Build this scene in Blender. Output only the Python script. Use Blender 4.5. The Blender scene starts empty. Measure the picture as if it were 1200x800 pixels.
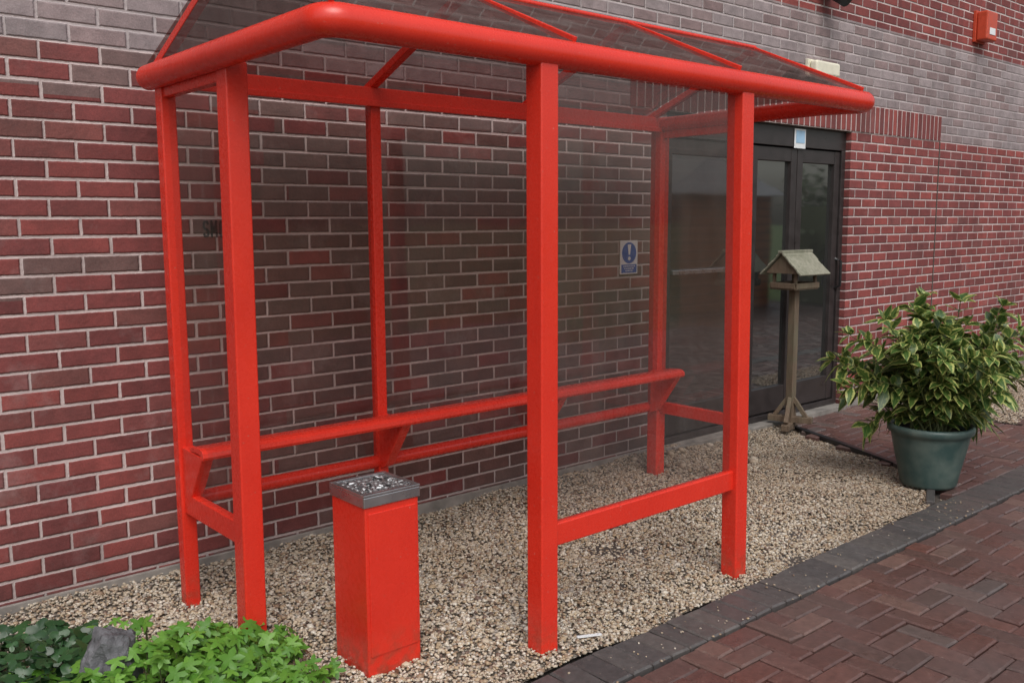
import bpy, math, random
import numpy as np
from mathutils import Vector, Matrix
random.seed(7); rng=np.random.default_rng(7)
S=bpy.context.scene
COL=S.collection
# ---------------------------------------------------------------- helpers
def link(o,parent=None):
    COL.objects.link(o)
    if parent: o.parent=parent
    return o
def empty(name):
    e=bpy.data.objects.new(name,None); e.empty_display_size=.1; return link(e)
def mesh_obj(name,verts,faces,mat,parent=None,smooth=False,bevel=0,segs=2):
    me=bpy.data.meshes.new(name); me.from_pydata([tuple(v) for v in verts],[],faces); me.update()
    if mat: me.materials.append(mat)
    if smooth: me.polygons.foreach_set('use_smooth',[True]*len(me.polygons))
    o=bpy.data.objects.new(name,me); link(o,parent)
    if bevel:
        m=o.modifiers.new('b','BEVEL'); m.width=bevel; m.segments=segs; m.limit_method='ANGLE'; m.angle_limit=math.radians(40)
    return o
BF=[(0,3,2,1),(4,5,6,7),(0,1,5,4),(1,2,6,5),(2,3,7,6),(3,0,4,7)]
def bverts(x0,x1,y0,y1,z0,z1):
    return [(x0,y0,z0),(x1,y0,z0),(x1,y1,z0),(x0,y1,z0),(x0,y0,z1),(x1,y0,z1),(x1,y1,z1),(x0,y1,z1)]
def box(name,x0,x1,y0,y1,z0,z1,mat,parent=None,bevel=0,segs=2):
    return mesh_obj(name,bverts(x0,x1,y0,y1,z0,z1),BF,mat,parent,bevel=bevel,segs=segs)
def bar(name,a,b,w,h,mat,parent=None,bevel=0.003,up=Vector((0,0,1))):
    a=Vector(a);b=Vector(b);d=(b-a).normalized(); s=d.cross(up)
    if s.length<1e-4: s=Vector((1,0,0))
    s.normalize(); u=s.cross(d)
    V=[]
    for p in (a,b):
        for (i,j) in ((-1,-1),(1,-1),(1,1),(-1,1)):
            V.append(p+s*(i*w/2)+u*(j*h/2))
    F=[(0,3,2,1),(4,5,6,7),(0,1,5,4),(1,2,6,5),(2,3,7,6),(3,0,4,7)]
    return mesh_obj(name,V,F,mat,parent,bevel=bevel)
def sweep(name,path,r,mat,parent=None,n=20,radii=None):
    P=[Vector(p) for p in path]; V=[];F=[]
    for i,p in enumerate(P):
        t=(P[min(i+1,len(P)-1)]-P[max(i-1,0)]).normalized()
        up=Vector((0,0,1)) if abs(t.z)<.95 else Vector((0,1,0))
        s=t.cross(up).normalized(); u=s.cross(t)
        rr=radii[i] if radii else r
        for k in range(n):
            a=2*math.pi*k/n; V.append(p+s*(rr*math.cos(a))+u*(rr*math.sin(a)))
    for i in range(len(P)-1):
        for k in range(n):
            a=i*n+k;b=i*n+(k+1)%n; F.append((a,b,b+n,a+n))
    F.append(tuple(range(n))[::-1]); F.append(tuple((len(P)-1)*n+k for k in range(n)))
    o=mesh_obj(name,V,F,mat,parent,smooth=True)
    m=o.modifiers.new('e','EDGE_SPLIT'); m.split_angle=math.radians(50)
    return o
def lathe(name,prof,c,mat,parent=None,n=48):
    V=[];F=[]
    for (r,z) in prof:
        for k in range(n):
            a=2*math.pi*k/n; V.append((c[0]+r*math.cos(a),c[1]+r*math.sin(a),c[2]+z))
    for i in range(len(prof)-1):
        for k in range(n):
            a=i*n+k;b=i*n+(k+1)%n; F.append((a,b,b+n,a+n))
    return mesh_obj(name,V,F,mat,parent,smooth=True)
def fastmesh(name,V,F,mat,parent=None,smooth=True,uv=None):
    V=np.asarray(V,dtype=np.float32);F=np.asarray(F,dtype=np.int32); k=F.shape[1]
    me=bpy.data.meshes.new(name); me.vertices.add(len(V)); me.vertices.foreach_set('co',V.ravel())
    me.loops.add(F.size); me.loops.foreach_set('vertex_index',F.ravel())
    me.polygons.add(len(F)); me.polygons.foreach_set('loop_start',np.arange(0,F.size,k,dtype=np.int32))
    me.polygons.foreach_set('loop_total',np.full(len(F),k,dtype=np.int32))
    me.polygons.foreach_set('use_smooth',np.full(len(F),smooth))
    me.update(calc_edges=True)
    if uv is not None:
        l=me.uv_layers.new(name='UVMap'); l.data.foreach_set('uv',np.asarray(uv,dtype=np.float32)[F.ravel()].ravel())
    me.materials.append(mat); me.validate()
    return link(bpy.data.objects.new(name,me),parent)
# ---------------------------------------------------------------- node helper
class N:
    def __init__(s,name):
        s.m=bpy.data.materials.new(name); s.m.use_nodes=True; s.t=s.m.node_tree; s.t.nodes.clear()
        s.out=s.t.nodes.new('ShaderNodeOutputMaterial')
    def n(s,typ,ins=None,**kw):
        nd=s.t.nodes.new(typ)
        for k,v in kw.items(): setattr(nd,k,v)
        for k,v in (ins or {}).items(): s.set(nd.inputs[k],v)
        return nd
    def set(s,inp,v):
        if isinstance(v,bpy.types.NodeSocket): s.t.links.new(v,inp)
        elif isinstance(v,bpy.types.Node): s.t.links.new(v.outputs[0],inp)
        else:
            if isinstance(v,(tuple,list)) and len(v)==3 and inp.type=='RGBA': v=(*v,1)
            inp.default_value=v
    def math(s,op,a,b=0,c=0,clamp=False):
        return s.n('ShaderNodeMath',{0:a,1:b,2:c},operation=op,use_clamp=clamp).outputs[0]
    def mr(s,v,a,b,c=0,d=1,smooth=False):
        nd=s.n('ShaderNodeMapRange',{'Value':v,'From Min':a,'From Max':b,'To Min':c,'To Max':d})
        if smooth: nd.interpolation_type='SMOOTHSTEP'
        return nd.outputs[0]
    def pos(s): return s.n('ShaderNodeNewGeometry').outputs['Position']
    def noise(s,scale,detail=4,vec=None,rough=.55,out='Fac'):
        return s.n('ShaderNodeTexNoise',{'Vector':vec or s.pos(),'Scale':scale,'Detail':detail,'Roughness':rough}).outputs[out]
    def mix(s,f,a,b,bt='MIX'):
        nd=s.t.nodes.new('ShaderNodeMix'); nd.data_type='RGBA'; nd.blend_type=bt
        s.set(nd.inputs[0],f); s.set(nd.inputs[6],a); s.set(nd.inputs[7],b); return nd.outputs[2]
    def gray(s,f): return s.n('ShaderNodeCombineColor',{0:f,1:f,2:f}).outputs[0]
    def ramp(s,f,stops,interp='LINEAR'):
        nd=s.n('ShaderNodeValToRGB',{'Fac':f}); cr=nd.color_ramp; cr.interpolation=interp
        while len(cr.elements)<len(stops): cr.elements.new(.5)
        for e,(p,c) in zip(cr.elements,stops): e.position=p; e.color=(*c,1)
        return nd.outputs[0]
    def bump(s,h,strength=.5,dist=.01,nrm=None):
        i={'Height':h,'Strength':strength,'Distance':dist}
        if nrm: i['Normal']=nrm
        return s.n('ShaderNodeBump',i).outputs[0]
    def principled(s,**k):
        i={}
        for a,b in k.items(): i[a.replace('_',' ')]=b
        p=s.n('ShaderNodeBsdfPrincipled',i); s.t.links.new(p.outputs[0],s.out.inputs[0]); return p
    def island(s): return s.n('ShaderNodeNewGeometry').outputs['Random Per Island']
def simple(name,col,rough=.6,metal=0,var=.25,scale=20,bump=.1,bd=.003):
    k=N(name); nz=k.noise(scale,5)
    c=k.mix(1.0,col,k.gray(k.mr(nz,.3,.7,1-var,1+var*.5)),'MULTIPLY')
    k.principled(Base_Color=c,Roughness=k.mr(nz,.3,.7,max(rough-.08,0),rough+.08),Metallic=metal,Normal=k.bump(nz,bump,bd)); return k.m
def brick(name,stops,mortar,axis='x',soldier=False,shift=False,eff=.3,big_amt=.35,var=.2):
    k=N(name); sp=k.n('ShaderNodeSeparateXYZ',{0:k.pos()}); X=sp.outputs[0 if axis=='x' else 1]; Z=sp.outputs[2]
    if soldier:
        u=k.math('DIVIDE',k.math('SUBTRACT',Z,2.25),.225); v=k.math('DIVIDE',X,.075)
    else:
        u=k.math('DIVIDE',X,.225); v=k.math('DIVIDE',Z,.075)
    row=k.math('FLOOR',v)
    uu=u if soldier else k.math('ADD',u,k.math('FRACT',k.math('MULTIPLY',row,.5)))
    col=k.math('FLOOR',uu); fu=k.math('FRACT',uu); fv=k.math('FRACT',v)
    rowv=k.n('ShaderNodeCombineXYZ',{0:col,1:row,2:3.3})
    wn=k.n('ShaderNodeTexWhiteNoise',{'Vector':rowv},noise_dimensions='3D')
    wv=wn.outputs['Value']; ws=k.n('ShaderNodeSeparateColor',{0:wn.outputs['Color']})
    jit=k.math('MULTIPLY',k.math('SUBTRACT',ws.outputs[0],.5),.003)
    du=k.math('MULTIPLY',k.math('MINIMUM',fu,k.math('SUBTRACT',1,fu)),.225)
    dv=k.math('MULTIPLY',k.math('MINIMUM',fv,k.math('SUBTRACT',1,fv)),.075)
    d=k.math('ADD',k.math('MINIMUM',du,dv),jit)
    fine=k.noise(55,4); d=k.math('ADD',d,k.math('MULTIPLY',k.math('SUBTRACT',fine,.5),.005))
    m=k.mr(d,.0048,.0068,0,1,True)
    big=k.noise(.55,3)
    val=k.math('ADD',k.math('MULTIPLY',wv,.9),k.math('MULTIPLY',k.math('SUBTRACT',big,.5),big_amt))
    c=k.ramp(k.math('MULTIPLY',val,1,clamp=True),stops)
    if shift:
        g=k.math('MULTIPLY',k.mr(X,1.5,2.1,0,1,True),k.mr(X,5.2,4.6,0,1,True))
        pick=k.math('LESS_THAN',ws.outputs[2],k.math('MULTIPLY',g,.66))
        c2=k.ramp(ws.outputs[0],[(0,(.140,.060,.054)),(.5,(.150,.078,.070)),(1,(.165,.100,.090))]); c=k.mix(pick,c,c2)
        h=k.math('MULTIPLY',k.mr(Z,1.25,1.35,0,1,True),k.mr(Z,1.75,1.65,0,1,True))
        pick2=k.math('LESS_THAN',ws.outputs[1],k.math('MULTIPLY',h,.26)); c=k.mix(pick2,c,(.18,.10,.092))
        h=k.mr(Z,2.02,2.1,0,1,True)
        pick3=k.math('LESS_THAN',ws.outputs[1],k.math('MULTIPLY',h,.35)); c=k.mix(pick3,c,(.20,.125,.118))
    br=k.mr(ws.outputs[1],0,1,1-var,1+var); nz=k.noise(14,5,rough=.65); br=k.math('MULTIPLY',br,k.mr(nz,.3,.7,.78,1.2))
    sp2=k.noise(160,2); br=k.math('MULTIPLY',br,k.mr(sp2,.3,.7,.85,1.15))
    c=k.mix(1,c,k.gray(br),'MULTIPLY')
    ef=k.mr(k.noise(3.2,6,rough=.7),.56,.78,0,eff); c=k.mix(ef,c,(.42,.35,.34))
    mc=k.mix(k.mr(k.noise(7,4),.35,.65),mortar,tuple(a*.74 for a in mortar))
    c=k.mix(m,mc,c)
    st=k.n('ShaderNodeMapping',{'Vector':k.pos(),'Scale':(3,3,.45)}).outputs[0]
    c=k.mix(1,c,k.gray(k.mr(k.noise(1.2,5,vec=st),.3,.7,.84,1.1)),'MULTIPLY')
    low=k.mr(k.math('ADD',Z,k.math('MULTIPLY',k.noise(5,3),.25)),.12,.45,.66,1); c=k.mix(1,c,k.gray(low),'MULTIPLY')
    h=k.math('ADD',k.math('ADD',k.mr(d,.002,.011,0,1,True),k.math('MULTIPLY',fine,.4)),k.math('MULTIPLY',ws.outputs[2],.25))
    k.principled(Base_Color=c,Roughness=k.mr(nz,.3,.7,.68,.92),Normal=k.bump(h,.75,.008)); return k.m
# ---------------------------------------------------------------- materials
RED=[(0,(.235,.056,.050)),(.35,(.200,.050,.047)),(.62,(.175,.046,.045)),(.85,(.20,.064,.057)),(.96,(.17,.078,.070)),(1,(.18,.11,.10))]
GREY=[(0,(.24,.165,.165)),(.3,(.27,.205,.205)),(.6,(.29,.235,.24)),(1,(.32,.265,.27))]
RED2=[(0,(.27,.060,.052)),(.4,(.220,.052,.048)),(.75,(.19,.046,.045)),(1,(.21,.080,.073))]
MOR=(.60,.49,.475)
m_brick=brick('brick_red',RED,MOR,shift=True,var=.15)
m_brick_y=brick('brick_red_side',RED,MOR,axis='y')
m_brick_up=brick('brick_red_upper',RED2,MOR,eff=.2)
m_grey=brick('brick_grey',GREY,(.50,.43,.43),eff=.15,var=.12)
m_sold=brick('brick_soldier',RED2,MOR,soldier=True,eff=.1)
m_conc=simple('concrete',(.24,.22,.20),.85,var=.4,scale=9,bump=.5,bd=.01)
m_frame=simple('dark_frame',(.038,.031,.031),.35,var=.3,scale=12)
m_steel=simple('steel',(.44,.44,.45),.30,metal=.9,var=.15,scale=14,bump=.03)
m_black=simple('black_plastic',(.02,.02,.022),.4)
m_white=simple('white_plastic',(.78,.74,.60),.4,var=.1)
m_signwhite=simple('sign_white',(.8,.82,.84),.35,var=.06)
m_signblue=simple('sign_blue',(.02,.10,.45),.3,var=.08)
m_signlblue=simple('sign_light_blue',(.35,.55,.75),.35,var=.1)
m_alarm=simple('alarm_red',(.55,.07,.03),.4,var=.15)
m_letter=simple('letter_black',(.003,.003,.004),.9)
m_soil=simple('soil',(.045,.032,.022),.95,var=.5,scale=30,bump=.8,bd=.02)
m_rock=simple('rock',(.13,.13,.14),.75,var=.6,scale=18,bump=.9,bd=.03)
def paint():
    k=N('red_paint'); n1=k.noise(3,5); n2=k.noise(38,6,rough=.7); n3=k.noise(260,2)
    c=k.mix(k.mr(n1,.3,.7),(.75,.038,.019),(.66,.030,.016))
    st=k.n('ShaderNodeMapping',{'Vector':k.pos(),'Scale':(9,9,1.0)}).outputs[0]
    c=k.mix(k.mr(k.noise(2.5,6,vec=st,rough=.7),.55,.8,0,.22),c,(.42,.024,.014))
    chip=k.mr(n2,.70,.71); c=k.mix(k.math('MULTIPLY',chip,.6),c,(.62,.34,.28))
    chip2=k.mr(k.noise(90,3,rough=.6),.715,.73); c=k.mix(k.math('MULTIPLY',chip2,.6),c,(.70,.42,.36))
    z=k.n('ShaderNodeSeparateXYZ',{0:k.pos()}).outputs[2]
    dirt=k.math('MULTIPLY',k.mr(z,.15,0,0,.6),k.mr(k.noise(22,5),.42,.62)); c=k.mix(dirt,c,(.22,.07,.04))
    k.principled(Base_Color=c,Roughness=k.mr(n2,.3,.7,.20,.36),Specular_IOR_Level=.55,Normal=k.bump(k.math('ADD',k.math('MULTIPLY',n3,.3),k.math('MULTIPLY',n2,.5)),.10,.003)); return k.m
m_red=paint()
def glass(name,tint,base=.05,k2=.7,dirt=.05,dcol=(.3,.29,.27)):
    k=N(name); tr=k.n('ShaderNodeBsdfTransparent',{0:(*tint,1)})
    gl=k.n('ShaderNodeBsdfGlossy',{'Color':(.9,.9,.9,1),'Roughness':.04,'Normal':k.bump(k.noise(1.4,2),.06,.03)})
    fc=k.n('ShaderNodeLayerWeight',{'Blend':.5}).outputs['Facing']
    f=k.math('ADD',k.math('MULTIPLY',k.math('POWER',fc,4),k2),base,clamp=True)
    df=k.n('ShaderNodeBsdfDiffuse',{'Color':(*dcol,1)})
    a=k.n('ShaderNodeMixShader',{0:f,1:tr.outputs[0],2:gl.outputs[0]})
    st=k.n('ShaderNodeMapping',{'Vector':k.pos(),'Scale':(6,6,1.2)}).outputs[0]
    dm=k.math('MULTIPLY',k.mr(k.noise(1.5,6,vec=st,rough=.7),.3,.75,.15,1),dirt*2)
    b=k.n('ShaderNodeMixShader',{0:dm,1:a.outputs[0],2:df.outputs[0]})
    k.t.links.new(b.outputs[0],k.out.inputs[0]); return k.m
m_glass=glass('clear_panel',(.82,.775,.76),.06,.7,.045)
m_glass_back=glass('clear_back_panel',(.84,.795,.78),.035,.5,.022)
m_glass_end=glass('clear_end_panel',(.93,.90,.89),.02,.18,.022)
m_roof=glass('tinted_roof_panel',(.42,.36,.345),.055,.32,.14,(.26,.21,.20))
def doorglass():
    k=N('door_glass'); gl=k.n('ShaderNodeBsdfGlossy',{'Color':(.86,.88,.88,1),'Roughness':.04,'Normal':k.bump(k.noise(1.7,2),.04,.02)})
    fc=k.n('ShaderNodeLayerWeight',{'Blend':.5}).outputs['Facing']
    f=k.math('ADD',k.math('MULTIPLY',k.math('POWER',fc,3),.5),.27,clamp=True)
    df=k.n('ShaderNodeBsdfDiffuse',{'Color':(.028,.029,.028,1)})
    a=k.n('ShaderNodeMixShader',{0:f,1:df.outputs[0],2:gl.outputs[0]}); k.t.links.new(a.outputs[0],k.out.inputs[0]); return k.m
m_dglass=doorglass()
def stonemat():
    k=N('pebbles'); r=k.island()
    c=k.ramp(r,[(0,(.58,.50,.39)),(.16,(.70,.65,.56)),(.28,(.45,.34,.22)),(.42,(.55,.46,.34)),(.54,(.30,.20,.13)),(.64,(.50,.42,.32)),(.76,(.35,.31,.27)),(.86,(.64,.57,.47)),(.94,(.18,.12,.095)),(1,(.8,.77,.71))],'CONSTANT')
    n=k.noise(120,4); c=k.mix(1,c,k.gray(k.mr(n,.3,.7,.8,1.15)),'MULTIPLY')
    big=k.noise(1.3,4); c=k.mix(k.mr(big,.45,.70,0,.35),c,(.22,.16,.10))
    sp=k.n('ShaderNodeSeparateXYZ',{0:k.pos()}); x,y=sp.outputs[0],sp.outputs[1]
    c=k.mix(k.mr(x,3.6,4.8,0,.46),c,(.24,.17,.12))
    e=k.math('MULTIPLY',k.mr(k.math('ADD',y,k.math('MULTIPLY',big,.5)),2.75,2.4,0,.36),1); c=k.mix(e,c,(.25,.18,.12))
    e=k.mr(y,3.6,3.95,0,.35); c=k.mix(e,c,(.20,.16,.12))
    k.principled(Base_Color=c,Roughness=.6,Normal=k.bump(n,.2,.002)); return k.m
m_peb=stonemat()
def gravelbase():
    k=N('gravel_bed'); v=k.n('ShaderNodeTexVoronoi',{'Vector':k.pos(),'Scale':85}); 
    r=k.n('ShaderNodeSeparateColor',{0:v.outputs['Color']}).outputs[0]
    c=k.ramp(r,[(0,(.28,.22,.16)),(.4,(.4,.35,.28)),(.8,(.18,.14,.11)),(1,(.5,.46,.38))]); f=k.mr(v.outputs['Distance'],0,.6,.9,.3)
    c=k.mix(1,c,k.gray(f),'MULTIPLY')
    k.principled(Base_Color=c,Roughness=.9,Normal=k.bump(v.outputs['Distance'],-.8,.01)); return k.m
m_gbed=gravelbase()
def paver(name,stops,r0=.22,r1=.52):
    k=N(name); c=k.ramp(k.island(),stops); n=k.noise(28,6,rough=.7)
    c=k.mix(1,c,k.gray(k.mr(n,.3,.7,.66,1.2)),'MULTIPLY')
    big=k.noise(1.1,4); c=k.mix(k.mr(big,.42,.68,0,.5),c,(.10,.080,.076))
    sand=k.mr(k.noise(70,4),.63,.75,0,.45); c=k.mix(sand,c,(.28,.23,.20))
    n2=k.noise(220,3)
    k.principled(Base_Color=c,Roughness=k.mr(k.noise(3,4),.35,.65,r0,r1),Normal=k.bump(k.math('ADD',n,n2),.4,.003)); return k.m
m_pav=paver('paver_red',[(0,(.150,.068,.055)),(.25,(.112,.054,.046)),(.5,(.145,.076,.065)),(.72,(.100,.062,.055)),(.88,(.190,.108,.088)),(1,(.112,.09,.085))])
m_pavg=paver('paver_grey',[(0,(.100,.092,.090)),(.5,(.072,.067,.067)),(1,(.13,.118,.11))],.34,.6)
m_joint=simple('joint_sand',(.085,.07,.06),.95,var=.5,scale=60)
def grassmat():
    k=N('grass'); n=k.noise(2,6); c=k.mix(k.mr(n,.3,.7),(.05,.09,.02),(.09,.12,.035)); k.principled(Base_Color=c,Roughness=.9,Normal=k.bump(k.noise(60,3),.6,.02)); return k.m
m_grass=grassmat()
def wood(name,c1,c2):
    k=N(name); mp=k.n('ShaderNodeMapping',{'Vector':k.pos(),'Scale':(30,30,4)}).outputs[0]; n=k.noise(1.5,6,vec=mp,rough=.7)
    c=k.mix(k.mr(n,.3,.7),c1,c2); c=k.mix(k.mr(k.noise(6,4),.5,.7,0,.5),c,(.12,.13,.08))
    k.principled(Base_Color=c,Roughness=.8,Normal=k.bump(n,.5,.004)); return k.m
m_wood=wood('weathered_wood',(.10,.066,.043),(.20,.145,.10))
m_woodr=wood('roof_slats',(.17,.165,.12),(.33,.32,.25))
m_shedw=wood('shed_boards',(.38,.17,.08),(.52,.26,.13))
m_shedr=simple('shed_felt',(.32,.33,.34),.85)
def potmat():
    k=N('glazed_pot'); n=k.noise(9,6); c=k.mix(k.mr(n,.35,.7),(.035,.072,.068),(.10,.135,.12))
    k.principled(Base_Color=c,Roughness=.38,Normal=k.bump(n,.25,.006)); return k.m
m_pot=potmat()
def leafmat(name,g1,g2,edge,er,amount=1,rough=.35):
    k=N(name); uv=k.n('ShaderNodeTexCoord').outputs['UV']; u=k.n('ShaderNodeSeparateXYZ',{0:uv}).outputs[0]
    d=k.math('MULTIPLY',k.math('ABSOLUTE',k.math('SUBTRACT',u,.5)),2)
    isl=k.island(); c=k.mix(isl,g1,g2)
    n=k.noise(45,3); e=k.mr(k.math('ADD',d,k.math('MULTIPLY',k.math('SUBTRACT',n,.5),1.6)),er,er+.15,0,amount,True)
    e=k.math('MULTIPLY',e,k.mr(isl,.05,.5,.3,1)); c=k.mix(e,c,edge)
    mid=k.mr(d,.0,.07,.3,0); c=k.mix(mid,c,edge)
    p=k.n('ShaderNodeBsdfPrincipled',{'Base Color':c,'Roughness':rough,'Normal':k.bump(n,.15,.003)})
    tl=k.n('ShaderNodeBsdfTranslucent',{'Color':c}); a=k.n('ShaderNodeMixShader',{0:.22,1:p.outputs[0],2:tl.outputs[0]})
    k.t.links.new(a.outputs[0],k.out.inputs[0]); return k.m
m_auc=leafmat('aucuba_leaf',(.040,.098,.022),(.105,.19,.042),(.47,.49,.16),.54)
m_gp=leafmat('ground_leaf',(.07,.20,.02),(.17,.36,.05),(.28,.42,.12),.95,.5,.45)
m_gpd=leafmat('ivy_leaf',(.018,.055,.02),(.04,.11,.035),(.10,.16,.08),.9,.6,.3)
m_hedge=leafmat('hedge_leaf',(.06,.085,.04),(.11,.14,.07),(.14,.17,.09),.9,.3,.6)
m_stem=simple('stem',(.09,.11,.04),.7)
m_dry=simple('dry_leaf',(.12,.06,.03),.8)
# ---------------------------------------------------------------- ground
g=mesh_obj('ground',[(-300,-300,-.06),(300,-300,-.06),(300,300,-.06),(-300,300,-.06)],[(0,1,2,3)],m_grass)
GP=[(-.6,2.235),(4.95,2.235),(5.35,2.42),(5.64,2.78),(5.88,3.3),(6.11,3.86),(6.11,3.96),(-.6,3.96)]
GP2=[(7.45,2.75),(14,2.75),(14,3.96),(7.45,3.96)]
def inside(px,py,poly):
    px=np.asarray(px);py=np.asarray(py);r=np.zeros(px.shape,bool);n=len(poly)
    for i in range(n):
        x1,y1=poly[i];x2,y2=poly[(i+1)%n]
        if y1==y2: continue
        c=((y1>py)!=(y2>py))&(px<(x2-x1)*(py-y1)/(y2-y1)+x1); r^=c
    return r
def gh(x,y):
    return .012*np.sin(x*2.1+y*1.3)+.009*np.sin(x*5.3-y*4.1)+.006*np.sin(x*11+y*9)+.05*np.clip((y-3.5)/.5,0,1)**2-.012+.0*x
gr=empty('gravel')
V=[];F=[];nx,ny=150,40
for i in range(nx+1):
    for j in range(ny+1):
        x=-4+i*(6.3+4)/nx; y=2.2+j*1.8/ny
        V.append((x,y,float(gh(x,y))-.012))
for i in range(nx):
    for j in range(ny):
        a=i*(ny+1)+j
        cx=-4+(i+.5)*10.3/nx; cy=2.2+(j+.5)*1.8/ny
        if cx<-.6 or inside(np.array([cx]),np.array([cy]),GP)[0]: F.append((a,a+ny+1,a+ny+2,a+1))
mesh_obj('bed',V,F,m_gbed,gr,smooth=True)
mesh_obj('bed_far',[(7.45,2.75,-.012),(14,2.75,-.012),(14,3.96,-.012),(7.45,3.96,-.012)],[(0,1,2,3)],m_gbed,gr)
t=(1+5**.5)/2
ico=np.array([(-1,t,0),(1,t,0),(-1,-t,0),(1,-t,0),(0,-1,t),(0,1,t),(0,-1,-t),(0,1,-t),(t,0,-1),(t,0,1),(-t,0,-1),(-t,0,1)])/math.sqrt(1+t*t)
icf=np.array([(0,11,5),(0,5,1),(0,1,7),(0,7,10),(0,10,11),(1,5,9),(5,11,4),(11,10,2),(10,7,6),(7,1,8),(3,9,4),(3,4,2),(3,2,6),(3,6,8),(3,8,9),(4,9,5),(2,4,11),(6,2,10),(8,6,7),(9,8,1)])
def pebbles(name,n,poly,bb,rmin,rmax,parent,zoff=0,heap=True):
    x=rng.uniform(bb[0],bb[1],n);y=rng.uniform(bb[2],bb[3],n)
    k=inside(x,y,poly); x=x[k];y=y[k];n=len(x)
    r=rmin+(rmax-rmin)*rng.random(n)**1.8
    sc=np.stack([r*rng.uniform(.9,1.35,n),r*rng.uniform(.7,1,n),r*rng.uniform(.45,.75,n)],1)
    P=ico[None]*(1+rng.uniform(-.13,.13,(n,12,1)))*sc[:,None,:]
    a=rng.uniform(0,2*np.pi,n);b=rng.normal(0,.28,n)
    ca,sa,cb,sb=[q[:,None] for q in (np.cos(a),np.sin(a),np.cos(b),np.sin(b))]
    X,Y,Z=P[...,0],P[...,1],P[...,2]
    Y2=Y*cb-Z*sb;Z2=Y*sb+Z*cb
    X3=X*ca-Y2*sa;Y3=X*sa+Y2*ca
    z=(gh(x,y) if heap else 0*x)+rng.uniform(-.007,.002,n)+zoff
    W=np.stack([X3+x[:,None],Y3+y[:,None],Z2+z[:,None]],2).reshape(-1,3)
    FF=(icf[None]+12*np.arange(n)[:,None,None]).reshape(-1,3)
    return fastmesh(name,W,FF,m_peb,parent)
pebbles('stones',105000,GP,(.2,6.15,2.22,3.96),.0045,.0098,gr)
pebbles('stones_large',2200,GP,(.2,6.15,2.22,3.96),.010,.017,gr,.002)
pebbles('stones_far',14000,GP2,(7.45,11.5,2.75,3.96),.007,.014,gr,0,False)
pebbles('stones_strayed',220,[(1,1.95),(5.2,1.95),(5.2,2.25),(1,2.25)],(1,5.2,2.0,2.25),.003,.007,gr,.007,False)
pebbles('stones_lumps',26,[(4.3,3.4),(5.2,3.4),(5.2,3.9),(4.3,3.9)],(4.3,5.2,3.4,3.9),.018,.04,gr,.01)
# paving
pv=empty('brick_paving')
mesh_obj('joint_bed',[(-6,-4,-.035),(16,-4,-.035),(16,4.1,-.035),(-6,4.1,-.035)],[(0,1,2,3)],m_joint,pv)
def blocks(name,rects,mat,top=0.0,ch=.007):
    V=[];F=[]
    for (x0,x1,y0,y1) in rects:
        dz=random.gauss(0,.0020); b=len(V); z0=-.05;z1=top-ch+dz;z2=top+dz
        tx=random.gauss(0,.0013);ty=random.gauss(0,.0013)
        for (e,z) in ((0,z0),(0,z1),(ch,z2)):
            for (sx,sy) in ((0,0),(1,0),(1,1),(0,1)):
                xx=(x0+e) if sx==0 else (x1-e); yy=(y0+e) if sy==0 else (y1-e)
                V.append((xx,yy,z+(tx*(2*sx-1)+ty*(2*sy-1) if z!=z0 else 0)))
        for q in (0,4):
            for i in range(4): F.append((b+q+i,b+q+(i+1)%4,b+q+4+(i+1)%4,b+q+4+i))
        F.append((b+8,b+9,b+10,b+11))
    return fastmesh(name,V,F,mat,pv,smooth=False)
rects=[];w=.1;gp=.0026
GPb=[(-6,2.0),(4.95,2.0),(5.35,2.42),(5.64,2.78),(5.88,3.3),(6.11,3.86),(6.11,4.2),(-6,4.2)]
for i in range(-50,150):
    for j in range(-38,40):
        m=(i-j)%4
        if m==0: r=[i*w,(i+2)*w,j*w,(j+1)*w]
        elif m==3: r=[i*w,(i+1)*w,j*w,(j+2)*w]
        else: continue
        x0,x1,y0,y1=r
        if y0<2.0<y1 and y1-2.0>0.02:
            y1=2.01 if (y0+y1)/2<2.12 else y1
        segs=[]
        if y1<=2.012: segs=[(x0,x1,y0,y1)]
        else:
            if y0<2.0: segs.append((x0,x1,y0,2.01))
            if y1>2.24: segs.append((x0,x1,max(y0,2.225),y1))
        for (a,b,c,d) in segs:
            d=min(d,3.94)
            if d-c<.025: continue
            cx,cy=(a+b)/2,(c+d)/2
            if cy>2.1 and cx<6.3 and inside(np.array([cx]),np.array([cy]),GPb)[0]: continue
            if cx>7.4 and cy>2.75: continue
            rects.append((a+gp,b-gp,c+gp,d-gp))
blocks('herringbone_pavers',rects,m_pav)
er=[(i*.1035+gp,(i+1)*.1035-gp,2.012+gp,2.222-gp) for i in range(-50,150)]
blocks('edging_blocks',er,m_pavg,.004)
pts=[(4.98,2.25),(5.35,2.42),(5.64,2.78),(5.88,3.3),(6.11,3.86)]
for i in range(len(pts)-1):
    a=Vector((*pts[i],-.006));b=Vector((*pts[i+1],-.006)); bar('edge_strip_%d'%i,a,b,.045,.03,m_black if i>1 else m_pavg,pv,.004)
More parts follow.
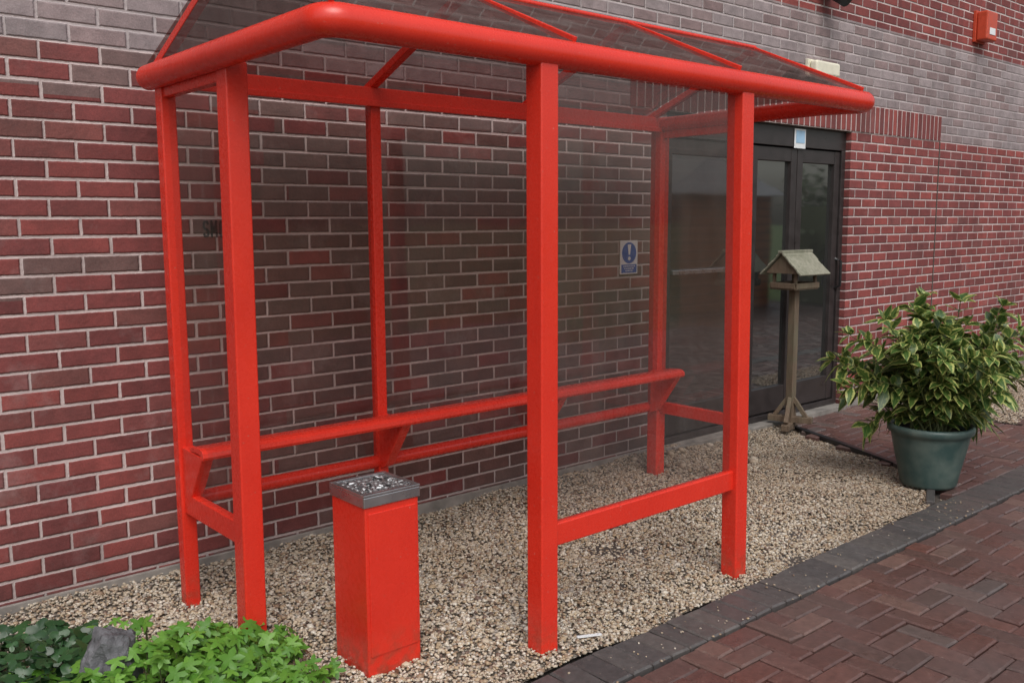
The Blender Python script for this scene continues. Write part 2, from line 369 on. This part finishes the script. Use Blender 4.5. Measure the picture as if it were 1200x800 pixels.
# ---------------------------------------------------------------- building
B=empty('brick_building'); WY=3.95
def wallp(name,x0,x1,z0,z1,mat,y=WY):
    return mesh_obj(name,[(x0,y,z0),(x1,y,z0),(x1,y,z1),(x0,y,z1)],[(0,1,2,3)],mat,B)
OX0,OX1=4.72,7.0
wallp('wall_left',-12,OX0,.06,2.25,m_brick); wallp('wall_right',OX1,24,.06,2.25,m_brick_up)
wallp('wall_band',-12,24,2.25,3.10,m_grey); wallp('wall_upper',-12,24,3.10,6.6,m_brick_up)
box('plinth_left',-12,OX0-.002,WY-.012,WY+.05,-.1,.06,m_conc,B,.004); box('plinth_right',OX1+.002,24,WY-.012,WY+.05,-.1,.06,m_conc,B,.004)
mesh_obj('wall_side_a',[(-12,12,-.1),(-12,WY,-.1),(-12,WY,6.6),(-12,12,6.6)],[(0,1,2,3)],m_brick_y,B)
mesh_obj('wall_side_b',[(24,WY,-.1),(24,12,-.1),(24,12,6.6),(24,WY,6.6)],[(0,1,2,3)],m_brick_y,B)
box('roof_slab',-12.2,24.2,WY-.25,12.2,6.6,6.85,m_frame,B)
mesh_obj('soldier_course',bverts(4.37,8.54,WY-.006,WY+.02,2.252,2.472),BF,m_sold,B)
box('movement_joint',8.53,8.545,WY-.004,WY+.01,.06,2.25,m_joint,B)
GY=WY+.12
mesh_obj('reveal_a',[(OX0,WY,0),(OX0,GY+.08,0),(OX0,GY+.08,2.25),(OX0,WY,2.25)],[(0,1,2,3)],m_brick_y,B)
mesh_obj('reveal_b',[(OX1,WY,0),(OX1,GY+.08,0),(OX1,GY+.08,2.25),(OX1,WY,2.25)],[(0,3,2,1)],m_brick_y,B)
mesh_obj('lintel_soffit',[(OX0,WY,2.25),(OX1,WY,2.25),(OX1,GY+.08,2.25),(OX0,GY+.08,2.25)],[(0,1,2,3)],m_conc,B)
box('threshold',OX0,OX1,WY-.05,GY+.1,-.1,.035,m_conc,B,.004)
D=empty('entrance_doors')
fw=.055
def fr(n,x0,x1,z0,z1,d0=.0,d1=.06): return box(n,x0,x1,GY-d1,GY+d0,z0,z1,m_frame,D,.003)
fr('frame_head',OX0,OX1,2.10,2.25,0,.075)
fr('frame_sill',OX0,OX1,.036,.08,0,.075)
XS=[OX0,5.71,OX1]
for i,x in enumerate(XS):
    a=x if i==0 else (x-fw if i==2 else x-fw/2); fr('frame_post_%d'%i,a,a+fw,.08,2.10,0,.075)
def leaf(n,x0,x1,rail=None):
    s=.075
    fr(n+'_stile_a',x0,x0+s,.09,2.09); fr(n+'_stile_b',x1-s,x1,.09,2.09)
    fr(n+'_rail_top',x0+s,x1-s,1.99,2.09,0,.057); fr(n+'_rail_bottom',x0+s,x1-s,.09,.28,0,.057)
    mesh_obj(n+'_glass',[(x0+s,GY-.03,.28),(x1-s,GY-.03,.28),(x1-s,GY-.03,1.99),(x0+s,GY-.03,1.99)],[(0,1,2,3)],m_dglass,D)
leaf('side_light',OX0+fw+.005,5.71-fw/2-.005)
leaf('door_a',5.71+fw/2+.004,6.325); leaf('door_b',6.333,OX1-fw-.004)
box('push_bar',OX0+.13,5.62,GY-.085,GY-.062,1.19,1.22,m_steel,D,.004)
sweep('door_handle',[(6.93,GY-.06,1.0),(6.93,GY-.11,1.02),(6.93,GY-.11,1.22),(6.93,GY-.06,1.24)],.011,m_black,D,10)
box('backing',OX0,OX1,GY+.002,GY+.01,.03,2.25,m_black,D)
ds=empty('door_notice'); box('plate',6.25,6.40,GY-.082,GY-.077,2.09,2.235,m_signwhite,ds,.001); box('panel',6.268,6.382,GY-.085,GY-.0825,2.13,2.222,m_signlblue,ds)
# wall lettering, cut from strokes
LET={'S':[[(.62,.82),(.5,.95),(.12,.95),(0,.82),(0,.62),(.1,.52),(.52,.46),(.62,.36),(.62,.16),(.5,.03),(.12,.03),(0,.16)]],
 'M':[[(0,0),(0,1)],[(.03,.95),(.36,.3)],[(.36,.3),(.69,.95)],[(.72,1),(.72,0)]],
 'O':[[(.14,.96),(.48,.96),(.62,.8),(.62,.2),(.48,.04),(.14,.04),(0,.2),(0,.8),(.14,.96)]],
 'K':[[(0,0),(0,1)],[(.04,.42),(.58,1)],[(.2,.58),(.62,0)]],'I':[[(0,0),(0,1)]],
 'N':[[(0,0),(0,1)],[(.02,.97),(.6,.03)],[(.62,0),(.62,1)]],
 'G':[[(.62,.8),(.48,.96),(.14,.96),(0,.8),(0,.2),(.14,.04),(.48,.04),(.62,.2),(.62,.46),(.34,.46)]]}
V=[];F=[];x=1.628;hh=.068;sx=.44;kk=0
for ch in 'SMOKING':
    wd=max(p[0] for s in LET[ch] for p in s)
    for s in LET[ch]:
        for (p,q) in zip(s[:-1],s[1:]):
            a=Vector((x+p[0]*hh*sx,0,1.492+p[1]*hh)); b=Vector((x+q[0]*hh*sx,0,1.492+q[1]*hh)); d=(b-a).normalized(); nn=Vector((-d.z,0,d.x))*.0046; a=a-d*.003;b=b+d*.003
            y=WY-.006-.0001*(kk%5); kk+=1; n0=len(V)
            for v in (a-nn,b-nn,b+nn,a+nn): V.append((v.x,y,v.z))
            F.append((n0,n0+1,n0+2,n0+3))
    x+=wd*hh*sx+.0165
mesh_obj('smoking_lettering',V,F,m_letter)
# safety sign
sg=empty('safety_sign')
sx0,sx1,sz0,sz1=4.285,4.445,1.22,1.43
box('plate',sx0,sx1,WY-.008,WY-.002,sz0,sz1,m_signwhite,sg,.001)
cx=(sx0+sx1)/2
def disc(name,cx,cz,r,y,mat,par,n=40):
    return mesh_obj(name,[(cx+r*math.cos(2*math.pi*i/n),y,cz+r*math.sin(2*math.pi*i/n)) for i in range(n)],[tuple(range(n))],mat,par)
disc('blue_disc',cx,1.352,.066,WY-.0095,m_signblue,sg)
mesh_obj('exclamation_stem',[(cx-.016,WY-.011,1.405),(cx-.007,WY-.011,1.34),(cx+.007,WY-.011,1.34),(cx+.016,WY-.011,1.405)],[(0,1,2,3)],m_signwhite,sg)
disc('exclamation_dot',cx,1.318,.012,WY-.011,m_signwhite,sg)
box('text_panel',sx0+.01,sx1-.01,WY-.0095,WY-.0085,1.228,1.28,m_signblue,sg)
for q in range(3):
    wv=.055-.01*q
    xx=cx-wv
    while xx<cx+wv:
        l=random.uniform(.008,.02); box('text_line_%d_%d'%(q,int(xx*1000)),xx,min(xx+l,cx+wv),WY-.0112,WY-.0105,1.266-q*.014,1.272-q*.014,m_signwhite,sg); xx+=l+.005
# wall fittings
el=empty('emergency_light'); box('base',6.29,6.65,WY-.03,WY-.001,2.61,2.74,m_white,el,.005); box('diffuser',6.305,6.635,WY-.095,WY-.03,2.622,2.728,m_white,el,.02,4)
ab=empty('alarm_box'); box('back',9.08,9.32,WY-.03,WY-.001,3.19,3.47,m_alarm,ab,.004); box('cover',9.09,9.31,WY-.13,WY-.03,3.2,3.46,m_alarm,ab,.015,3); box('label',9.14,9.26,WY-.134,WY-.131,3.25,3.31,m_signwhite,ab)
wl=empty('wall_lamp'); box('bracket',6.42,6.6,WY-.03,WY-.001,3.22,3.4,m_black,wl,.005); sweep('hood',[(6.51,WY-.03,3.27),(6.51,WY-.2,3.20)],.07,m_black,wl,radii=[.05,.09])
# ---------------------------------------------------------------- shelter
SH=empty('smoking_shelter')
Xa,Xb=1.38,4.31; YB,YE,YF=3.655,3.075,2.36; TZ=2.112; R=.048
def post(n,x,y,s,top=TZ-.02,z0=-.05,lx=0): 
    V=bverts(x-s/2,x+s/2,y-s/2,y+s/2,z0,top); V=[(a+(lx if c>1 else 0),b,c) for a,b,c in V]
    return mesh_obj(n,V,BF,m_red,SH,bevel=.006,segs=3)
post('post_back_1',Xa,YB,.06); post('post_back_2',2.32,YB,.052,2.08); post('post_back_3',3.31,YB,.052,2.08); post('post_back_4',Xb,YB,.078)
post('post_end_1',Xa,YE,.08,lx=.012); post('post_end_2',Xb+.02,YE,.078,lx=-.01)
post('post_front_1',2.17,YF,.08); post('post_front_2',3.325,YF,.08,lx=-.035)
xl,xr,yf,yb=1.345,4.30,2.345,3.725
def corner(cx,cy,a0,a1,r=.055,n=6): return [(cx+r*math.cos(a0+(a1-a0)*i/n),cy+r*math.sin(a0+(a1-a0)*i/n),TZ) for i in range(n+1)]
c=.055
path=[(xl,yb,TZ),(xl,3,TZ)]+corner(xl+c,yf+c,math.pi,1.5*math.pi)+[(2.8,yf,TZ)]+corner(xr-c,yf+c,1.5*math.pi,2*math.pi)+[(xr,2.6,TZ),(xr,yb,TZ)]
rad=[R]*(len(path)-2)+[.040,.040]
sweep('roof_edge_tube',path,R,m_red,SH,28,radii=rad)
box('back_beam',Xa+.035,Xb-.042,YB-.035,YB+.035,2.078,2.150,m_red,SH,.006)
box('back_beam_lip',Xa+.035,Xb-.042,YB-.048,YB-.036,2.064,2.090,m_red,SH,.003)
sweep('roof_edge_back',[(xl,yb-.01,TZ+.01),(xr,yb-.01,TZ+.01)],.032,m_red,SH)
box('end_beam_a',Xa-.02,Xa+.02,YE+.04,YB-.03,2.03,2.068,m_red,SH,.004)
box('end_beam_b',Xb-.02,Xb+.02,YE+.04,YB-.04,2.03,2.073,m_red,SH,.004)
RY,RZ=2.97,2.43
rx=[xl+.02,2.31,3.26,xr-.06]
for i,x in enumerate(rx):
    bar('rafter_back_%d'%i,(x,YB+.02,2.145),(x,RY,RZ),.04,.032,m_red,SH)
    bar('rafter_front_%d'%i,(x,RY,RZ+.014),(x,yf,TZ+.056),.018,.022,m_red,SH)
sweep('ridge_bar',[(xl+.01,RY,RZ+.020),(xr-.05,RY,RZ+.020)],.012,m_red,SH,12)
def quad(n,v,m): return mesh_obj(n,v,[tuple(range(len(v)))],m,SH)
quad('roof_panel_front',[(xl,yf,TZ+.050),(xr-.04,yf,TZ+.050),(xr-.04,RY,RZ+.018),(xl,RY,RZ+.018)],m_roof)
quad('roof_panel_back',[(xl,yb+.02,TZ+.052),(xr-.04,yb+.02,TZ+.052),(xr-.04,RY,RZ+.02),(xl,RY,RZ+.02)],m_roof)
quad('gable_panel_a',[(xl+.002,yf+.05,TZ+.04),(xl+.002,yb-.05,TZ+.04),(xl+.002,RY,RZ)],m_roof)
quad('gable_panel_b',[(xr-.055,yf+.05,TZ+.04),(xr-.055,yb-.05,TZ+.04),(xr-.055,RY,RZ)],m_roof)
# rails
RZL=.43
box('rail_end_a',Xa-.018,Xa+.018,YE+.04,YB-.03,RZL-.045,RZL+.04,m_red,SH,.004)
box('rail_end_b',Xb-.018,Xb+.018,YE+.04,YB-.04,RZL-.04,RZL+.03,m_red,SH,.004)
box('rail_front',2.21,3.285,YF-.018,YF+.018,RZL-.045,RZL+.04,m_red,SH,.005)
sweep('rail_back',[(Xa+.03,YB,RZL),(Xb-.04,YB,RZL)],.030,m_red,SH,16)
PY,PZ=3.45,.665
prof=[(-.045,-.012),(-.042,.004),(-.03,.014),(-.012,.019),(.012,.019),(.075,.012),(.085,.004),(.083,-.006),(.01,-.004),(-.015,-.006),(-.025,-.014),(-.030,-.024),(-.040,-.024)]
V=[];n=len(prof)
for x in (1.36,4.27):
    for (a,b) in prof: V.append((x,PY+a,PZ+b))
F=[(i,(i+1)%n,n+(i+1)%n,n+i) for i in range(n)]+[tuple(range(n))[::-1],tuple(range(n,2*n))]
mesh_obj('perch_seat',V,F,m_red,SH,bevel=.002)
for i,(x,s) in enumerate(((Xa+.006,.03),(2.32,.028),(3.31,.028),(Xb-.07,.03))):
    sy=YB-(.03 if i in(0,3) else .026)
    pr=[(sy,.40),(sy,PZ-.006),(PY-.022,PZ-.012),(PY-.022,PZ-.026),(sy-.045,.42)]
    w=.05
    V=[(x-w/2,a,b) for a,b in pr]+[(x+w/2,a,b) for a,b in pr]; n=5
    mesh_obj('perch_bracket_%d'%i,V,[tuple(range(n))[::-1],tuple(range(n,2*n))]+[(k,(k+1)%n,n+(k+1)%n,n+k) for k in range(n)],m_red,SH,bevel=.004)
quad('glass_end_a',[(Xa,YE+.04,RZL+.04),(Xa,YB-.03,RZL+.04),(Xa,YB-.03,2.03),(Xa,YE+.04,2.03)],m_glass_end)
quad('glass_end_b',[(Xb,YE+.04,RZL+.03),(Xb,YB-.04,RZL+.03),(Xb,YB-.04,2.03),(Xb,YE+.04,2.03)],m_glass)
quad('glass_front',[(2.21,YF,RZL+.04),(3.285,YF,RZL+.04),(3.26,YF,2.06),(2.21,YF,2.06)],m_glass)
for i,(a,b) in enumerate(((Xa+.03,2.294),(2.346,3.284),(3.336,Xb-.04))):
    quad('glass_back_%d'%i,[(a,YB,RZL+.03),(b,YB,RZL+.03),(b,YB,2.076),(a,YB,2.076)],m_glass_back if i==0 else m_glass)
# ---------------------------------------------------------------- ash bin
A=empty('ashtray_bin'); bx0,bx1,by0,by1=1.60,1.82,2.632,2.852
box('body',bx0,bx1,by0,by1,-.04,.592,m_red,A,.004)
box('door_flap',bx0+.012,bx1-.012,by0-.004,by0+.002,.05,.565,m_red,A,.002)
e=.006
box('cap_skirt',bx0-e,bx1+e,by0-e,by1+e,.588,.625,m_steel,A,.003)
for nme,q in (('rim_a',(bx0-e,bx1+e,by0-e,by0+.012)),('rim_b',(bx0-e,bx1+e,by1-.012,by1+e)),('rim_c',(bx0-e,bx0+.012,by0+.012,by1-.012)),('rim_d',(bx1-.012,bx1+e,by0+.012,by1-.012))):
    box(nme,*q,.6251,.634,m_steel,A,.002)
def traymat():
    k=N('ash_tray'); v=k.n('ShaderNodeTexVoronoi',{'Vector':k.pos(),'Scale':60}); f=k.mr(v.outputs['Distance'],.25,.5); n=k.noise(45,5)
    c=k.mix(k.math('MULTIPLY',f,k.mr(n,.35,.6)),(.05,.05,.052),(.62,.62,.63)); k.principled(Base_Color=c,Roughness=.35,Metallic=.4,Normal=k.bump(v.outputs['Distance'],.6,.01)); return k.m
m_tray=traymat()
box('tray',bx0+.012,bx1-.012,by0+.012,by1-.012,.6251,.6275,m_tray,A)
for i in range(6):
    for j in range(6):
        x=bx0+.03+i*.032; y=by0+.03+j*.032
        lathe('tray_ring_%d%d'%(i,j),[(.006,.0),(.0085,.002),(.011,.002),(.0125,0)],(x,y,.6276),m_steel,A,12)
for i in range(26):
    x=random.uniform(bx0+.025,bx1-.03);y=random.uniform(by0+.025,by1-.03);a=random.uniform(0,6.28)
    sweep('butt_%d'%i,[(x,y,.632),(x+.016*math.cos(a),y+.016*math.sin(a),.634)],.0032,(m_black,m_tray,m_steel,m_signwhite)[i%4],A,8)
# ---------------------------------------------------------------- bird table
BT=empty('bird_table'); tx,ty=6.00,3.79
bar('post',(tx,ty,.0),(tx,ty,1.05),.055,.055,m_wood,BT)
for i,a in enumerate((.35,.35+math.pi/2)):
    dx,dy=.16*math.cos(a),.16*math.sin(a); bar('foot_%d'%i,(tx-dx,ty-dy,.035+.045*i),(tx+dx,ty+dy,.035+.045*i),.06,.045,m_wood,BT)
    for s in (-1,1): bar('brace_%d_%d'%(i,s),(tx+s*dx*.85,ty+s*dy*.85,.07),(tx+s*dx*.12,ty+s*dy*.12,.24),.03,.03,m_wood,BT)
ang=math.radians(-2); ux,uy=Vector((math.cos(ang),math.sin(ang),0)),Vector((-math.sin(ang),math.cos(ang),0)); O=Vector((tx,ty,-.02))
def L(a,b,z): return O+ux*a+uy*b+Vector((0,0,z))
bar('platform',L(-.14,0,1.08),L(.14,0,1.08),.22,.02,m_wood,BT)
for s in (-1,1):
    bar('lip_long_%d'%s,L(-.14,s*.11,1.10),L(.14,s*.11,1.10),.015,.04,m_wood,BT); bar('lip_short_%d'%s,L(s*.14,-.10,1.10),L(s*.14,.10,1.10),.015,.04,m_wood,BT)
    for q in (-1,1): bar('upright_%d_%d'%(s,q),L(s*.12,q*.09,1.09),L(s*.12,q*.09,1.24),.022,.022,m_wood,BT,up=Vector((0,1,0)))
    for k in range(5):
        f0=k/5;f1=(k+1.12)/5
        b0,z0=.175*(1-f0),1.17+.165*f0; b1,z1=.175*(1-f1),1.17+.165*f1
        b1=max(b1,0)
        bar('roof_slat_%d_%d'%(s,k),L(-.185+.006*(k%2),s*(b0+b1)/2,(z0+z1)/2+.008),L(.185-.005*(k%3),s*(b0+b1)/2,(z0+z1)/2+.008),.05,.012,m_woodr,BT,.002,up=(uy*s*.68+Vector((0,0,.73))))
    V=[L(s*.16,-.14,1.19),L(s*.16,.14,1.19),L(s*.16,0,1.325),L(s*.145,-.14,1.19),L(s*.145,.14,1.19),L(s*.145,0,1.325)]
    mesh_obj('gable_%d'%s,V,[(0,1,2),(5,4,3),(0,3,4,1),(1,4,5,2),(2,5,3,0)],m_wood,BT)
bar('ridge_cap',L(-.19,0,1.345),L(.19,0,1.345),.04,.02,m_woodr,BT)
# ---------------------------------------------------------------- leaves
def leaf_geo(V,F,UV,base,d,up,l,w,bend=.25,fold=.25,st=(.06,.62,1,.85,.5,.03),curl=0):
    d=d.normalized(); s=d.cross(up)
    if s.length<1e-3: s=Vector((1,0,0))
    s.normalize(); u=s.cross(d).normalized(); b=len(V); n=len(st)
    for i,k in enumerate(st):
        t=i/(n-1); p=base+d*(l*t)-Vector((0,0,1))*(bend*l*t*t)
        hw=w*.5*k
        V+= [p+s*hw+u*(fold*hw),p,p-s*hw+u*(fold*hw)]; UV+=[(1,t),(.5,t),(0,t)]
    for i in range(n-1):
        a=b+3*i; F+=[(a,a+1,a+4,a+3),(a+1,a+2,a+5,a+4)]
PP=empty('potted_plant'); pc=(5.33,2.43,0)
lathe('pot',[(.0,.004),(.150,.004),(.158,.02),(.168,.08),(.195,.20),(.213,.29),(.218,.315),(.236,.322),(.240,.345),(.236,.362),(.222,.365),(.212,.352),(.208,.31)],pc,m_pot,PP)
lathe('pot_soil',[(.0,.325),(.21,.318)],pc,m_soil,PP)
V=[];F=[];UV=[];random.seed(21)
Rv=Vector((.758,-.652,0)); spec=[]
for i in range(84):
    a=random.uniform(0,2*math.pi); tilt=random.uniform(.05,1.1)**.8; ln=random.uniform(.42,.74)*(1-.12*tilt)
    spec.append((Vector((math.cos(a),math.sin(a),0)),tilt,ln,.08))
for (k,tl,ln,dr) in ((-1,1.15,.70,.5),(-1,1.0,.72,.3),(-1,1.25,.58,.55),(-1,.85,.76,.2),(-1,1.1,.64,.35),(-1,.95,.62,.4),(-1,.75,.70,.2),(-1,1.05,.68,.25),(-1,.62,.78,.1),(1,1.0,.72,.15),(1,.8,.78,.1),(1,1.15,.68,.2),(1,.6,.78,.1),(1,.9,.76,.15),(1,1.1,.72,.1),(1,.95,.78,.1),(1,.7,.74,.1),(1,1.05,.62,.1),(1,.4,.78,.05),(-.1,.1,.78,.0),(.1,.15,.76,.0),(-1,.3,.74,.0),(-1,1.45,.36,.8),(1,1.45,.36,.8),(-1,1.3,.34,.5),(1,1.3,.36,.5)):
    a=random.uniform(-.5,.5); v=Rv*(1 if k>0 else -1); v=Matrix.Rotation(a,3,'Z')@v; spec.append((v,tl,ln,dr))
for j,(h,tilt,ln,dr) in enumerate(spec):
    p=Vector(pc)+Vector((random.uniform(-.09,.09),random.uniform(-.09,.09),.32)); pts=[]
    n=12
    for i in range(n+1):
        t=i/n; tt=tilt*(.55+.55*t); d=h*math.sin(tt)+Vector((0,0,math.cos(tt)-dr*t*.9)); d.normalize()
        pts.append((p.copy(),d)); p=p+d*(ln/n)
    sweep('stem_%d'%j,[q[0] for q in pts],.005,m_stem,PP,6,radii=[.006-.004*i/n for i in range(n+1)])
    ph=random.uniform(0,6.28)
    for i in range(2,n+1):
        if i<5 and random.random()<.2: continue
        q,d=pts[i]; m=2 if i<n-2 else (3 if i<n else 6)
        s=d.cross(Vector((.3,.2,.9))).normalized(); u=s.cross(d)
        for k in range(m):
            a=ph+i*1.57+k*2*math.pi/m+random.uniform(-.4,.4)
            o=s*math.cos(a)+u*math.sin(a); spread=.6 if i<n else random.uniform(.5,1.1)
            ld=o*1.0+d*spread+Vector((0,0,random.uniform(-.15,.35)))
            l=random.uniform(.075,.135); leaf_geo(V,F,UV,q,ld,Vector((random.uniform(-.4,.4),random.uniform(-.4,.4),1)),l,l*random.uniform(.44,.56),random.uniform(.1,.5),random.uniform(.05,.35))
fastmesh('foliage',V,F,m_auc,PP,True,UV)
# ground plants
GPn=empty('ground_plants'); random.seed(5)
def lobed(V,F,UV,c,nrm,rad,lob=5):
    nrm=nrm.normalized(); s=nrm.cross(Vector((random.random(),random.random(),.1))).normalized(); u=nrm.cross(s); b=len(V)
    V.append(c); UV.append((.5,.5)); n=20
    for i in range(n):
        a=2*math.pi*i/n; r=rad*(.72+.28*math.cos(lob*a)); 
        if i==n//2: r*=.35
        V.append(c+s*(r*math.cos(a))+u*(r*math.sin(a))-nrm*(rad*.25*(r/rad)**2)+nrm*random.uniform(-.05,.05)*rad); UV.append((.5+.5*r/rad,.5))
    for i in range(n): F.append((b,b+1+i,b+1+(i+1)%n))
def patch(name,mat,n,fn,rad,hmax,lob):
    V=[];F=[];UV=[]
    for i in range(n):
        x,y,hs=fn(); h=hmax*hs*random.uniform(.3,1)
        c=Vector((x,y,h)); nr=Vector((random.gauss(0,.5)-.15,random.gauss(0,.5)-.35,1)); lobed(V,F,UV,c,nr,rad*random.uniform(.5,1.15),lob)
        if i%3==0: sweep(name+'_stalk_%d'%i,[(x+.01,y,-.02),(x,y,h)],.002,m_stem,GPn,5)
    fastmesh(name,V,F,mat,GPn,True,UV)
def f1():
    a=random.uniform(0,6.28);r=math.sqrt(random.random()); x=1.06+.42*r*math.cos(a);y=2.93+.24*r*math.sin(a); return x,y,1-.6*r
def f1b():
    a=random.uniform(0,6.28);r=math.sqrt(random.random()); x=.98+.12*r*math.cos(a);y=3.28+.08*r*math.sin(a); return x,y,1
def f1c():
    a=random.uniform(0,6.28);r=math.sqrt(random.random()); return 1.36+.15*r*math.cos(a),2.69+.08*r*math.sin(a),1-.4*r
def f2():
    a=random.uniform(0,6.28);r=math.sqrt(random.random()); x=.62+.38*r*math.cos(a);y=3.30+.36*r*math.sin(a); return x,y,1-.4*r
def f3():
    x=random.uniform(.0,.9);y=random.uniform(2.4,3.2); return x,y,.8
patch('bright_leaves',m_gp,440,f1,.043,.235,5); patch('bright_sprig',m_gp,24,f1b,.04,.14,5); patch('bright_edge',m_gp,70,f1c,.034,.08,5); patch('ivy_leaves',m_gpd,480,f2,.042,.165,3); patch('bed_leaves',m_gp,200,f3,.05,.15,5)
mesh_obj('bed_soil',[(-4,2.24,.02),(.55,2.24,.02),(.9,2.8,.02),(.8,3.3,.02),(.45,3.6,.02),(-4,3.6,.02)],[(0,1,2,3,4,5)],m_soil,GPn)
# fallen leaves on the gravel
V=[];F=[];UV=[]
for i in range(70):
    x=random.uniform(1.0,5.6); y=random.choice([random.uniform(3.6,3.92),random.uniform(2.3,3.8)])
    leaf_geo(V,F,UV,Vector((x,y,float(gh(x,y))+.014)),Vector((random.uniform(-1,1),random.uniform(-1,1),random.uniform(-.1,.3))),Vector((0,0,1)),random.uniform(.02,.045),.016,.2,.5)
fastmesh('fallen_leaves',V,F,m_dry,None,True,UV)
# rock
import bmesh
from mathutils import noise as mn
bm=bmesh.new(); bmesh.ops.create_icosphere(bm,subdivisions=4,radius=1)
for v in bm.verts:
    q=v.co; c_=Vector([round(a*2.2)/2.2 for a in q])
    k=1+.38*mn.noise(q*1.3+Vector((3,1,7)))+.14*mn.noise(q*3.5)+.05*mn.noise(q*9)
    q=q*.78+c_*.14
    v.co=Vector((q.x*.098*k+q.z*.02,q.y*.088*k,q.z*.13*k*(1-.12*q.x)))+Vector((.88,3.07,.095))
me=bpy.data.meshes.new('rock'); bm.to_mesh(me); me.materials.append(m_rock); link(bpy.data.objects.new('rock',me))
# litter
ls=mesh_obj('litter_stick',bverts(-.05,.05,-.006,.006,0,.005),BF,m_signwhite); ls.location=(2.36,2.31,.012); ls.rotation_euler=(0,.05,-.35)
# ---------------------------------------------------------------- yard behind the camera (reflected in the doors)
sd=empty('garden_shed'); box('walls',11.0,14.5,-4.2,-1.6,-.1,2.05,m_shedw,sd)
for i in range(14): box('board_lap_%d'%i,10.985,14.515,-1.6,-1.588,.02+i*.145,.03+i*.145,m_frame,sd)
mesh_obj('roof',[(10.8,-1.4,1.98),(14.7,-1.4,1.98),(14.7,-2.9,2.75),(10.8,-2.9,2.75),(14.7,-4.4,1.98),(10.8,-4.4,1.98)],[(0,1,2,3),(3,2,4,5),(0,3,5),(1,4,2)],m_shedr,sd)
V=[];F=[];UV=[]
for i in range(9000):
    x=random.uniform(15.5,30);y=-1.2-(x-15.5)*.25+random.uniform(-.8,.8);z=random.uniform(0,2.2)+.4*math.sin(x*1.7)*random.random()
    leaf_geo(V,F,UV,Vector((x,y,z)),Vector((random.uniform(-1,1),random.uniform(-1,1),random.uniform(-.6,.8))),Vector((0,0,1)),.22,.14,.2,.2,(.1,1,.1))
hd=empty('hedge'); fastmesh('foliage',V,F,m_hedge,hd,True,UV)
V=[(15.5+14.5*i,-1.2-14.5*.25*i+s*.5,z) for i in(0,1) for s in(-1,1) for z in(0,1.8)]
mesh_obj('core',V,[(0,1,5,4),(2,6,7,3),(1,3,7,5),(0,2,3,1),(4,5,7,6)],m_hedge,hd)
# ---------------------------------------------------------------- light
W=bpy.data.worlds.new('World'); S.world=W; W.use_nodes=True; nt=W.node_tree; nt.nodes.clear()
sky=nt.nodes.new('ShaderNodeTexSky'); sky.sky_type='NISHITA'; sky.sun_disc=False
el_,az=math.radians(52),math.radians(-150)
sky.sun_elevation=el_; sky.sun_rotation=az; sky.air_density=1.4; sky.dust_density=4; sky.ozone_density=1
hs=nt.nodes.new('ShaderNodeHueSaturation'); hs.inputs['Saturation'].default_value=.4
bg=nt.nodes.new('ShaderNodeBackground'); bg.inputs[1].default_value=.15; wo=nt.nodes.new('ShaderNodeOutputWorld')
nt.links.new(sky.outputs[0],hs.inputs['Color']); nt.links.new(hs.outputs[0],bg.inputs[0]); nt.links.new(bg.outputs[0],wo.inputs[0])
sl=bpy.data.lights.new('sun','SUN'); sl.energy=1.1; sl.angle=math.radians(40); sl.color=(1,.985,.96)
so=link(bpy.data.objects.new('sun',sl)); dv=Vector((math.sin(az)*math.cos(el_),math.cos(az)*math.cos(el_),math.sin(el_)))
so.rotation_euler=(-dv).to_track_quat('-Z','Y').to_euler()
S.view_settings.view_transform='Standard'; S.view_settings.look='None'; S.view_settings.exposure=0
# ---------------------------------------------------------------- camera
cd=bpy.data.cameras.new('camera'); cd.lens=32.5; cd.sensor_width=36; cd.clip_end=1000; cd.clip_start=.05
co=link(bpy.data.objects.new('camera',cd)); co.location=(0,0,1.55)
from mathutils import Euler
co.rotation_euler=(Euler((math.radians(82.63),0,math.radians(-40.7))).to_matrix()@Matrix.Rotation(math.radians(-.3),3,'Z')).to_euler()
S.camera=co
